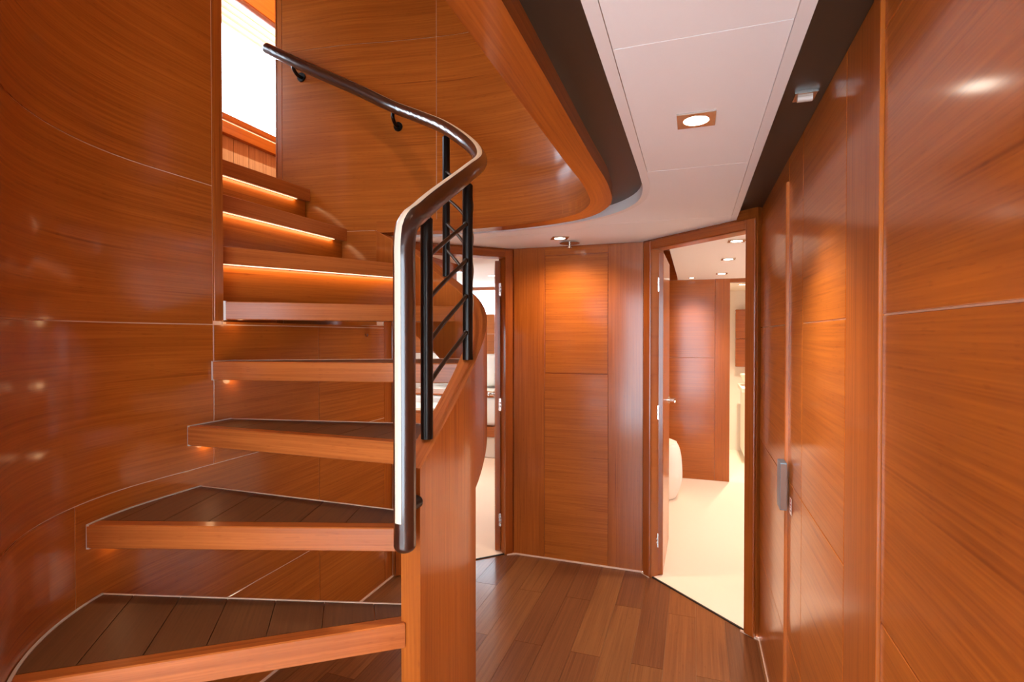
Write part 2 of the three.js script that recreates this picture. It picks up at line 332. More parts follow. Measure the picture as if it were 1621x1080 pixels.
doorLeaf(2, -0.188, 3.285, 0.015, 1, 'open cabin door seen edge-on in the right doorway');
doorLeaf(1, -1.232, 3.305, -0.37, -1, 'open cabin door seen edge-on in the left doorway');

// ---------------------------------------------------------------- ceiling: white panels in a dark surround, cut around the stairwell
const inner = spline([[-2.215, 2.40], [-2.0, 2.42], [-1.78, 2.445], [-1.5, 2.50], [-1.10, 2.548], [-0.78, 2.515], [-0.53, 2.41], [-0.42, 2.24], [-0.388, 2.0], [-0.388, 1.6], [-0.388, 0.7], [-0.388, -0.1]], 90);
const WELL = makePath(inner);                 // travels towards the camera; its left normal points away from the well... checked below
const wellIn = -1;                            // side of the well room
const lip = spline([[-1.72, 2.70], [-1.40, 2.735], [-1.138, 2.735], [-0.82, 2.70], [-0.539, 2.616], [-0.336, 2.47], [-0.231, 2.31], [-0.19, 2.13], [-0.181, 1.90]], 40);
{
  const c = struct('ceiling', 'white ceiling panels in a dark bronze surround');
  const cut = lip.map(([p, t]) => [p, t]);
  const end = [[0.195, 2.84], [-0.26, 3.30], [-0.33, 3.335], [-1.10, 3.335], [-1.16, 3.30], [-1.72, 2.76]];
  const g = 0.0015;
  mesh('panel', prism([...cut.filter(q => q[1] > 1.95 || q[0] < -0.3), [-0.181, 1.90 + g], [0.168, 1.90 + g], [0.168, 2.73 - g], [-0.46, 2.73 - g], [-0.66, 2.86], [-1.15, 2.87], [-1.72, 2.76]], CEIL, BLK), M.white, c);
  mesh('panel', prism([[0.168, 2.73 + g], [0.195, 2.73 + g], ...end, [-1.15, 2.87 + 2 * g], [-0.66, 2.86 + 2 * g], [-0.46, 2.73 + g]], CEIL, BLK), M.white, c);
  for (const [a, b] of [[1.067, 1.90], [0.237, 1.067], [-0.593, 0.237], [-1.8, -0.593]]) mesh('panel', box(-0.154, 0.168, CEIL, BLK, a + g, b - g), M.white, c);
  mesh('edge_strip', box(0.169, 0.196, CEIL - 0.003, BLK, -1.8, 2.83), M.whiteEdge, c);
  mesh('edge_strip', sweep(makePath([...lip, ...spline([[-0.181, 1.88], [-0.181, 0.5], [-0.181, -1.8]], 20)]), -0.001, 0.026, CEIL - 0.003, BLK), M.whiteEdge, c);
  // dark surround above, with the hole of the stairwell
  const rim = WELL.pts.map((q, i) => [q[0] + WELL.nrm[i][0] * 0.05, q[1] + WELL.nrm[i][1] * 0.05]).filter((q, i) => i % 2 === 0 && q[0] > -1.76);
  mesh('surround', prism([[0.42, -1.9], [0.42, 2.85], [-0.30, 3.45], [-1.15, 3.45], [-1.80, 2.85], [-1.80, rim[0][1]], ...rim, [-0.338, -0.14], [-1.25, -0.14], [-1.25, -1.9]], BLK, BLK + 0.12), M.black, c);
}

// ---------------------------------------------------------------- wall_stairwell: curved wall hanging above the stair
{
  const w = struct('wall_stairwell', 'curved cherry stairwell wall above the stairs with a thick lower band');
  const th = s => 0.09;
  mesh('backing', sweep(WELL, 0.0028, 0.085, 2.03, UP), M.seam, w);
  mesh('fascia_band', sweep(WELL, -0.001, 0.087, 2.0, 2.06, { s0: WELL.find((p, t) => Math.abs(p + 1.62) + Math.abs(t - 2.47)) }), M.stile, w);
  const sp = p => WELL.find((a, t) => t > 2.3 && a < -0.6 ? Math.abs(a - p) : 9);
  const e0 = 0.0, e1 = 0.035, j = sp(-1.29), k = sp(-1.62), mid = WELL.find((p, t) => Math.abs(t - 1.2) + (p < -0.5 ? 9 : 0)), end = WELL.len - 0.001;
  const add = (n, a, b, y0, y1, m, o = {}) => mesh(n, slab(WELL, a + 0.001, b - 0.001, y0 + 0.001, y1 - 0.001, { side: wellIn, base: -0.0028, ...o }), m, w);
  add('edge_strip', e0, e1, 1.5, UP, M.stile, { grainUp: true });
  mesh('end_face', sweep(WELL, -0.002, 0.087, 1.5, UP, { s0: -0.006, s1: 0.0005, grainUp: true }), M.stile, w);
  add('panel', e1, k, 1.5, 2.012, M.panel);
  mesh('backing', sweep(WELL, 0.0028, 0.085, 1.5, 2.03, { s1: k }), M.seam, w);
  for (const [y0, y1] of [[2.012, 3.02], [3.02, UP]]) { add('panel', e1, j, y0, y1, M.panel); add('panel', j, mid, y0, y1, M.panel); add('panel', mid, end, y0, y1, M.panel); }
  // near end of the well
  mesh('panel', box(-1.3, -0.30, 2.0, UP, -0.19, -0.1), M.panel, w);
}

// ---------------------------------------------------------------- staircase
const ribC = makePath(spline([[-0.716, 1.252], [-0.716, 1.35], [-0.718, 1.62], [-0.775, 1.88], [-0.90, 2.08], [-1.09, 2.235], [-1.33, 2.40], [-1.48, 2.47], [-1.64, 2.51]], 80));
const key = (pairs) => s => { let i = 1; while (i < pairs.length - 1 && pairs[i][0] < s) i++; const [a, va] = pairs[i - 1], [b, vb] = pairs[i], f = Math.max(0, Math.min(1, (s - a) / (b - a))); return va + (vb - va) * f; };
const rs = (p, t) => ribC.find((a, b) => Math.hypot(a - p, b - t));
const R1 = rs(-0.716, 1.35), R2 = rs(-0.718, 1.63), RB = rs(-0.775, 1.88), R3 = rs(-1.09, 2.235), R4 = rs(-1.33, 2.40);
const smoothKey = pairs => { const f = key(pairs); return s => (f(s - 0.10) + 2 * f(s - 0.05) + 2 * f(s) + 2 * f(s + 0.05) + f(s + 0.10)) / 8; };
const ribTopRaw = key([[0, 1.09], [R1, 1.15], [R2, 1.36], [RB, 1.51], [R3, 1.72], [R4, 1.87], [ribC.len, 2.012]]);
const ribTop = smoothKey([[-0.2, 0.965], [0, 1.095], [R1, 1.155], [R2, 1.36], [RB, 1.51], [R3, 1.72], [R4, 1.87], [ribC.len, 2.02], [ribC.len + 0.2, 2.14]]);
const ribBot = smoothKey([[0, 0.86], [R2, 0.92], [RB, 1.07], [R3, 1.34], [R4, 1.46], [ribC.len, 1.62]]);
const stairs = group('staircase');
tag(stairs, 'winding cherry staircase with open treads and a curved stringer', 'staircase');
{
  const cutS = R2 + 0.01;
  mesh('stringer', sweep(ribC, -0.029, 0.029, ribBot, s => ribTop(s) - 0.004, { s0: cutS, step: 0.03, grainUp: true }), M.stile, stairs);
  mesh('newel_panel', sweep(ribC, -0.029, 0.029, 0, s => ribTop(s) - 0.004, { s0: 0, s1: cutS, step: 0.03, grainUp: true }), M.stile, stairs);
  mesh('stringer_cap', sweep(ribC, -0.0295, 0.0295, s => ribTop(s) - 0.004, ribTop, { step: 0.03 }), M.nosing, stairs);
}
const TH = 0.068;
function leftSide(t0, t1) {                    // points of the left wall between two distances along the corridor, from the far one to the near one
  const a = LW.find((p, t) => Math.abs(t - t1)), b = LW.find((p, t) => Math.abs(t - t0)), n = Math.max(2, Math.ceil((b - a) / 0.04)), o = [];
  for (let i = 0; i <= n; i++) { const q = LW.at(a + (b - a) * i / n); o.push([q[0] + q[2] * 0.004, q[1] + q[3] * 0.004]); }
  return o;
}
function tread(top, fl, fr, br, bl, { wall = null, led = 0, puck = null, back = true } = {}) {
  // plan corners: front left, front right, back right, back left; `wall` = points of the left edge from back to front
  const left = wall || [bl, fl], poly = [fr, br, ...left];
  const fx = fr[0] - left[left.length - 1][0], ft = fr[1] - left[left.length - 1][1], fl_ = Math.hypot(fx, ft), d = [fx / fl_, ft / fl_], n = [-d[1], d[0]], off = fr[0] * n[0] + fr[1] * n[1];
  const NW = 0.042;
  const strip = clip(poly, n[0], n[1], off + NW), rest = clip(poly, -n[0], -n[1], -(off + NW + 0.0008));
  const core = mesh('tread', prism(rest, top - TH + 0.004, top - 0.012, { dir: d }), M.nosing, stairs);
  mesh('nosing', prism(strip, top - TH, top, { dir: d, bevel: 0.003 }), M.nosing, core);
  const s0 = fr[0] * d[0] + fr[1] * d[1];
  for (let k = 0; k < 14; k++) {
    const b = s0 + 0.06 - k * 0.136, a = b - 0.136; let q = clip(clip(rest, d[0], d[1], b - 0.0011), -d[0], -d[1], -a - 0.0011);
    q = q.filter((v, i) => { const u = q[(i + 1) % q.length]; return Math.hypot(v[0] - u[0], v[1] - u[1]) > 1e-4; });
    if (q.length > 2 && area(q) > 2e-4) mesh('plank', prism(q, top - 0.012, top - 0.0005, { dir: n }), M.plank, core);
  }
  const L = makePath(left.map(q => q));
  mesh('end_trim', sweep(L, -0.002, 0.006, top - TH - 0.002, top + 0.002, { step: 0.03 }), M.steel, core);
  if (back) mesh('back_edge', sweep(line(left[0], br), -0.004, 0.001, top - TH + 0.004, top + 0.0015), M.seam, core);
  if (puck) {                                   // small courtesy light below the tread's left end
    const pk = mesh('courtesy_light', new THREE.CylinderGeometry(0.012, 0.012, 0.004, 16), M.puck, core); pk.position.set(puck[0], top - TH + 0.003, -puck[1]);
    const l = new THREE.PointLight(WARMER, 0.010); l.position.set(puck[0], top - TH - 0.012, -puck[1]); l.castShadow = true; l.shadow.radius = 0.6; l.name = 'courtesy_lamp'; scene.add(l);
  }
  if (led) {
    const a = [left[left.length - 1][0] + d[0] * 0.03 + n[0] * 0.02, left[left.length - 1][1] + d[1] * 0.03 + n[1] * 0.02], len = fl_ - led;
    mesh('led_strip', sweep(line(a, [a[0] + d[0] * len, a[1] + d[1] * len]), -0.004, 0.004, top - TH - 0.003, top - TH + 0.0035), M.led, core);
    const r = new THREE.RectAreaLight(WARMER, 13, len, 0.03); r.position.set(a[0] + d[0] * len / 2, top - TH - 0.006, -(a[1] + d[1] * len / 2));
    r.lookAt(r.position.x + n[0] * 0.2, r.position.y - 1, r.position.z - n[1] * 0.2); r.name = 'led_light'; scene.add(r);
    const want = new THREE.Vector3(d[0], 0, -d[1]), have = new THREE.Vector3(1, 0, 0).applyQuaternion(r.quaternion);   // turn the strip along the nosing
    const axis = new THREE.Vector3(0, 0, 1).applyQuaternion(r.quaternion), ang = Math.atan2(have.clone().cross(want).dot(axis), have.dot(want)); r.rotateZ(ang);
  }
  return { core, d, n };
}
// the two lowest treads stand below the picture; the others climb in an S from the newel to the upper deck
tread(0.225, [-1.02, 0.44], [-0.70, 1.02], [-0.70, 1.20], [-1.28, 0.62], {});
tread(0.450, [-1.22, 0.60], [-0.715, 1.16], [-0.75, 1.33], [-1.48, 0.86], {});
tread(0.675, null, [-0.730, 1.246], [-0.778, 1.338], null, { wall: leftSide(0.735, 1.096), puck: [-1.435, 0.86] });
tread(0.900, null, [-0.748, 1.330], [-0.748, 1.453], null, { wall: leftSide(1.042, 1.454), puck: [-1.652, 1.14] });
tread(1.125, null, [-0.748, 1.398], [-0.765, 1.755], null, { wall: leftSide(1.405, 1.590), puck: [-1.675, 1.475] });
tread(1.350, null, [-0.752, 1.670], [-0.905, 2.03], null, { wall: leftSide(1.505, 1.610), puck: [-1.672, 1.60] });
tread(1.575, [-1.670, 1.537], [-0.985, 2.14], [-1.27, 2.33], [-1.785, 1.566], { wall: [[-1.80, 1.64], [-1.765, 1.575], [-1.695, 1.568], [-1.670, 1.537]], puck: [-1.655, 1.60], back: false });
tread(1.800, [-1.790, 1.566], [-1.325, 2.375], [-1.45, 2.47], [-1.99, 1.566], { led: 0.10, back: false, wall: [[-1.87, 1.566], [-1.79, 1.566]] });
tread(2.025, [-1.825, 1.566], [-1.782, 2.44], [-2.03, 2.415], [-2.07, 1.566], { led: 0.11, back: false });
tread(2.250, [-2.050, 1.566], [-1.998, 2.41], [-2.20, 2.395], [-2.25, 1.566], { led: 0.11, back: false });
{
  const riser = (a, b, y0, y1) => mesh('riser', sweep(line(a, b), 0.0, 0.016, y0, y1), M.panel, stairs);
  riser([-1.815, 1.602], [-1.365, 2.385], 1.575, 1.735);
  riser([-1.855, 1.57], [-1.812, 2.435], 1.80, 1.960);
  riser([-2.080, 1.57], [-2.028, 2.405], 2.025, 2.185);
  const so = mesh('socket', new RoundedBoxGeometry(0.008, 0.042, 0.075, 2, 0.003), M.chrome, stairs); so.position.set(-2.048, 2.068, -2.245); so.rotation.y = -0.06; tag(so, 'small chrome framed socket in the upper riser');
  mesh('socket_face', new THREE.BoxGeometry(0.004, 0.028, 0.058).translate(0.004, 0, 0), M.dark, so);
}

// ---------------------------------------------------------------- handrail with balusters
{
  const h = group('handrail'); tag(h, 'dark tubular handrail with pale inlay, curving up the staircase on black balusters', 'handrail');
  const V = (p, t, y) => new THREE.Vector3(p, y, -t);
  const at = (p, t) => [p, t];
  const wl = (p, o = 0.075) => { const s = WELL.find((a, b) => b > 2.3 && a < -0.6 ? Math.abs(a - p) : 9), q = WELL.at(s); return [q[0] + q[2] * -o, q[1] + q[3] * -o]; };
  const W = (p, y) => { const q = wl(p); return V(q[0], q[1], y); };
  const NP = [-0.700, 1.195];
  const pts = [V(...NP, 0.91), V(...NP, 1.1), V(...NP, 1.35), V(...NP, 1.60), V(...NP, 1.680), V(-0.6995, 1.202, 1.718), V(-0.699, 1.222, 1.745), V(-0.700, 1.26, 1.768), V(-0.708, 1.35, 1.822), V(-0.716, 1.63, 1.985), V(-0.765, 1.86, 2.105), V(-0.88, 2.045, 2.235), V(-1.08, 2.20, 2.395), V(-1.27, 2.315, 2.512), V(-1.47, 2.392, 2.622), W(-1.69, 2.735), W(-2.0, 2.893), W(-2.23, 3.012)];
  const curve = new THREE.CatmullRomCurve3(pts, false, 'centripetal'), N = 220, P = curve.getSpacedPoints(N);
  const rad = 0.0285;
  // frames: `up` = towards the inlay (outward at the newel, upward along the rail)
  const T = P.map((_, i) => P[Math.min(N, i + 1)].clone().sub(P[Math.max(0, i - 1)]).normalize());
  let up = new THREE.Vector3(-0.10, 0, 1).normalize(); const U = [];
  for (let i = 0; i <= N; i++) { up = up.clone().addScaledVector(T[i], -up.dot(T[i])).normalize();
    if (T[i].y < 0.9) { const w = new THREE.Vector3(0, 1, 0).addScaledVector(T[i], -T[i].y).normalize(); up.lerp(w, 0.2).normalize(); } U.push(up.clone()); }
  const ring = (i, r, k, seg, lift = 0) => { const b = new THREE.Vector3().crossVectors(T[i], U[i]); const a = k / seg * 2 * Math.PI; return P[i].clone().addScaledVector(U[i], Math.cos(a) * r + lift).addScaledVector(b, Math.sin(a) * r); };
  const tube = (i0, i1, rOf, seg, arc0, arc1) => { const pos = [], uv = []; const q = []; const full = arc1 - arc0 >= 1;
    for (let i = i0; i <= i1; i++) { const row = []; for (let k = 0; k <= seg; k++) row.push(ring(i, rOf(i), (arc0 + (arc1 - arc0) * k / seg) * 100, 100)); q.push(row); }
    for (let i = 0; i < q.length - 1; i++) for (let k = 0; k < seg; k++) for (const v of [q[i][k], q[i][k + 1], q[i + 1][k + 1], q[i][k], q[i + 1][k + 1], q[i + 1][k]]) { pos.push(v.x, v.y, v.z); uv.push(0, 0); }
    return finish(pos, uv, 1.2); };
  const endCap = (i, dirSign) => { const g = new THREE.SphereGeometry(rad, 24, 12, 0, Math.PI * 2, 0, Math.PI / 2); g.scale(1, 0.7, 1); const m = new THREE.Matrix4().makeRotationFromQuaternion(new THREE.Quaternion().setFromUnitVectors(new THREE.Vector3(0, 1, 0), T[i].clone().multiplyScalar(dirSign))); g.applyMatrix4(m); g.translate(P[i].x, P[i].y, P[i].z); return g.toNonIndexed(); };
  mesh('rail', mergeGeometries([tube(0, N, () => rad, 28, 0, 1), endCap(0, -1), endCap(N, 1)]), M.rail, h);
  tag(mesh('inlay_strip', tube(4, N - 1, () => rad + 0.0012, 6, -0.052, 0.052), M.railInlay, h), 'cream inlay strip along the rail');
  // balusters
  const yRail = p => { let b = P[0], bd = 9; for (const q of P) { if (q.y < 1.75) continue; const e = Math.hypot(q.x - p[0], -q.z - p[1]); if (e < bd) { bd = e; b = q; } } return b.y; };
  const S1 = R1 - 0.005, S2 = R2 + 0.015, S3 = R3 - 0.005;
  for (const [s, r] of [[S1, 0.0175], [S2, 0.0175], [S3, 0.0175]]) {
    const q = ribC.at(s), y0 = ribTop(s), y1 = yRail(q) - 0.045;
    const b = mesh('baluster', new THREE.CylinderGeometry(r, r, y1 - y0, 24).translate(q[0], (y0 + y1) / 2, -q[1]), M.bronze, h);
    mesh('pin', new THREE.CylinderGeometry(0.009, 0.009, 0.04, 12).translate(q[0], y1 + 0.018, -q[1]), M.bronze, b);
    mesh('collar', new THREE.CylinderGeometry(0.013, 0.0175, 0.006, 20).translate(q[0], y1 + 0.003, -q[1]), M.bronze, b);
  }
  const bars = [[S1, [1.30, 1.42, 1.545, 1.666], S2, [1.465, 1.586, 1.706, 1.827]], [S2, [1.465, 1.586, 1.706, 1.827], S3, [1.845, 1.966, 2.085, 2.205]]];
  for (const [a, ya, b, yb] of bars) for (let k = 0; k < 4; k++) {
    const c = []; for (let i = 0; i <= 10; i++) { const q = ribC.at(a + (b - a) * i / 10); const o = 0.034 * Math.sin(Math.PI * i / 10) * (a === S2 ? 1 : 0.25); c.push(V(q[0] + q[2] * o, q[1] + q[3] * o, ya[k] + (yb[k] - ya[k]) * i / 10)); }
    const m = mesh('cross_bar', new THREE.TubeGeometry(new THREE.CatmullRomCurve3(c), 24, 0.0068, 10), M.bar, h);
    const cv = new THREE.CatmullRomCurve3(c), L = cv.getLength();
    for (const f of [0.0185 / L, 1 - 0.0185 / L]) { const v = cv.getPointAt(f); mesh('stud', new THREE.SphereGeometry(0.009, 10, 8).translate(v.x, v.y, v.z), M.bronze, m); }
  }
  // wall brackets and the newel bracket
  for (const [p, y] of [[-2.055, 2.872], [-1.498, 2.562]]) {
    const a = wl(p, 0.002), b = wl(p, 0.075), m = mesh('wall_bracket', new THREE.CylinderGeometry(0.024, 0.026, 0.012, 20), M.bronze, h);
    const q = new THREE.Vector3(b[0] - a[0], 0, -(b[1] - a[1])).normalize(); m.quaternion.setFromUnitVectors(new THREE.Vector3(0, 1, 0), q); m.position.set(a[0], y, -a[1]);
    const ry = yRail(b); const cv = new THREE.CatmullRomCurve3([V(a[0], a[1], y), V((a[0] + b[0]) / 2, (a[1] + b[1]) / 2, y - 0.004), V(b[0], b[1], y + 0.018), V(b[0], b[1], ry - 0.02)]);
    const g = new THREE.TubeGeometry(cv, 16, 0.0095, 10); m.updateMatrix(); g.applyMatrix4(m.matrix.clone().invert()); mesh('arm', g, M.bronze, m);
  }
  const nb = mesh('newel_bracket', new THREE.CylinderGeometry(0.018, 0.018, 0.045, 20).rotateX(Math.PI / 2), M.bronze, h); nb.position.set(-0.698, 1.005, -1.232);
}

// ---------------------------------------------------------------- downlights and small ceiling fittings
function downlight(name, p, t, y, power, label, { size = 0.094, grp, turn = 0, round = false, tint = WARM, wide = 0.85 } = {}) {
  const g = group(name, p, y, -t, turn); tag(g, label, 'downlight', grp);
  const fr = new THREE.Shape(); const h = size / 2; 
  if (round) fr.absarc(0, 0, h, 0, Math.PI * 2); else { fr.moveTo(-h, -h); fr.lineTo(h, -h); fr.lineTo(h, h); fr.lineTo(-h, h); fr.closePath(); }
  const ho = new THREE.Path(); ho.absarc(0, 0, size * 0.34, 0, Math.PI * 2, true); fr.holes.push(ho);
  mesh('bezel', new THREE.ExtrudeGeometry(fr, { depth: 0.004, bevelEnabled: true, bevelSize: 0.001, bevelThickness: 0.001, bevelSegments: 1, curveSegments: 24 }).rotateX(Math.PI / 2), M.chrome, g);
  mesh('lens', new THREE.CylinderGeometry(size * 0.34, size * 0.34, 0.004, 28).translate(0, -0.003, 0), M.lens, g);
  const l = new THREE.SpotLight(tint, power, 0, wide, 0.8, 2); l.position.set(0, -0.02, 0); l.target.position.set(0, -1, 0); l.castShadow = true; l.shadow.radius = 1.5; l.name = 'downlight_lamp'; g.add(l, l.target); l.target.name = 'downlight_aim';
  return g;
}
downlight('downlight', 0.004, 1.477, CEIL, P_HALL, 'lit square chrome downlight in the white corridor ceiling', { tint: NEUTRAL });
downlight('downlight', -0.74, 3.02, CEIL, P_HALL * 0.42, 'small lit downlight in the lobby ceiling before the centre panel', { turn: 0.4, wide: 1.35 });
downlight('downlight', 0.004, 0.0, CEIL, P_HALL, 'square chrome downlight in the corridor ceiling above the viewer', { tint: NEUTRAL });
downlight('downlight', 0.004, -0.85, CEIL, P_HALL, 'square chrome downlight in the corridor ceiling behind the viewer', { tint: NEUTRAL });
{
  const s = group('sprinkler_head', -0.715, CEIL, -3.17); tag(s, 'small bronze sprinkler head beside the lobby downlight', 'sprinkler');
  mesh('escutcheon', new THREE.CylinderGeometry(0.045, 0.062, 0.01, 28).translate(0, -0.005, 0), M.chrome, s);
  mesh('nozzle', new THREE.CylinderGeometry(0.008, 0.010, 0.03, 14).translate(0, -0.022, 0), M.chrome, s);
  mesh('deflector', new THREE.CylinderGeometry(0.016, 0.016, 0.003, 16).translate(0, -0.038, 0), M.chrome, s);
  const r = group('ceiling_catch', 0.262, BLK, -1.508); tag(r, 'small chrome catch on the dark ceiling strip above the right wall', 'catch');
  mesh('catch_plate', new RoundedBoxGeometry(0.05, 0.008, 0.05, 2, 0.002).translate(0, -0.004, 0), M.chrome, r);
  mesh('roller', new THREE.CylinderGeometry(0.008, 0.008, 0.034, 14).rotateZ(Math.PI / 2).translate(0, -0.011, 0), M.steel, r);
  mesh('catch_lip', new THREE.BoxGeometry(0.052, 0.007, 0.003).translate(0, -0.004, 0.026), M.chrome, r);
}

// ---------------------------------------------------------------- upper deck landing and its window
{
  const f = struct('floor_upper', 'upper deck landing floor'); mesh('deck', box(-2.95, -2.255, DECK - 0.2, DECK - 0.001, 0.2, 4.6), M.floorA, f);
  const wp = -2.95;
  const w = struct('wall_upper_left', 'ship side wall of the upper landing with pale oak boards below a window');
  mesh('side_shell', box(wp - 0.09, wp - 0.012, DECK - 0.2, 2.905, 0.2, 4.6), M.shell, w); mesh('side_shell', box(wp - 0.09, wp - 0.012, 3.72, UP + 0.1, 0.2, 4.6), M.shell, w);
  mesh('side_shell', box(wp - 0.09, wp - 0.012, 2.905, 3.72, 0.2, 1.2), M.shell, w); mesh('side_shell', box(wp - 0.09, wp - 0.012, 2.905, 3.72, 4.3, 4.6), M.shell, w);
  const L = line([wp - 0.012, 0.2], [wp - 0.012, 4.6]);
  for (let k = 0; k < 34; k++) mesh('board', slab(L, k * 0.13 + 0.001, (k + 1) * 0.13 - 0.001, DECK, 2.775, { side: -1, th: 0.012, grainUp: true }), M.oak, w);
  mesh('ledge', box(wp - 0.012, wp + 0.035, 2.775, 2.855, 0.2, 4.6, { bevel: 0.004, dir: [0, 1] }), M.panel, w);
  const led = mesh('led_line', box(wp - 0.01, wp + 0.022, 2.857, 2.864, 0.3, 4.5), M.led, w); 
  mesh('sill', box(wp - 0.09, wp + 0.03, 2.868, 2.912, 0.2, 4.6, { bevel: 0.004, dir: [0, 1] }), M.frame, w);
  mesh('cornice', box(wp - 0.012, wp + 0.06, 3.715, 3.90, 0.2, 4.6, { bevel: 0.004, dir: [0, 1] }), M.frame, w);
  mesh('led_line', box(wp + 0.0, wp + 0.05, 3.902, 3.91, 0.3, 4.5), M.led, w);
  const win = tag(group('window_1'), 'large bright window on the upper landing', 'window', null, 'structure');
  mesh('pane', box(wp - 0.06, wp - 0.054, 2.912, 3.715, 1.2, 4.3), M.pane, win);
  const sh = group('roman_shade', wp + 0.014, 3.71, -2.75); tag(sh, 'folded cream roman shade at the top of the upper window', 'shade');
  const shadeM = new THREE.MeshPhysicalMaterial({ color: 0xf2e9d6, roughness: 0.95, transmission: 0.35, thickness: 0, side: THREE.DoubleSide });
  for (let k = 0; k < 4; k++) {                 // gathered folds hanging one under another
    const pr = new THREE.Shape(); const y = -k * 0.05; pr.moveTo(-0.012, y); pr.quadraticCurveTo(0.045 + k * 0.004, y - 0.03, 0.03, y - 0.075); pr.quadraticCurveTo(0.012, y - 0.085, -0.012, y - 0.06); pr.closePath();
    mesh('fold', new THREE.ExtrudeGeometry(pr, { depth: 3.1, bevelEnabled: false, curveSegments: 8, steps: 24 }).translate(0, 0, -1.55), shadeM, sh);
  }
  const c = struct('ceiling_upper', 'copper toned ceiling of the upper deck'); mesh('deckhead', box(-3.1, -0.2, UP, UP + 0.08, -0.3, 4.7), M.copper, c);
  const e = struct('wall_upper_back', 'end walls of the upper landing');
  mesh('end_wall', box(-3.04, -2.1, DECK - 0.2, UP, 4.6, 4.7), M.panel, e); mesh('end_wall', box(-3.04, -1.2, DECK - 0.2, UP, 0.1, 0.2), M.panel, e);
  mesh('inner_wall', box(-2.21, -2.13, 1.5, UP, 2.50, 4.6), M.panel, e);
  mesh('inner_wall', box(-2.21, -1.80, 1.4, UP, 1.47, 1.558), M.panel, e);
  mesh('inner_wall', box(-2.21, -2.13, 2.3, UP, 0.2, 1.47), M.panel, e);
  mesh('soffit', box(-2.34, -1.795, 1.42, 1.498, 1.47, 2.58), M.panel, e); mesh('soffit', box(-2.34, -2.27, 1.498, 2.05, 1.47, 2.58), M.panel, e);
}
downlight('downlight', -1.25, 1.2, UP, P_UP, 'added unseen downlight high in the stairwell ceiling, lights the well from above');  // added lamp out of view, fills the stairwell from above
downlight('downlight', -2.3, 3.0, UP, 40, 'added unseen downlight in the upper landing ceiling, brightens the oak boards', { wide: 1.25 });  // added wide lamp out of view, lightens the boards under the window

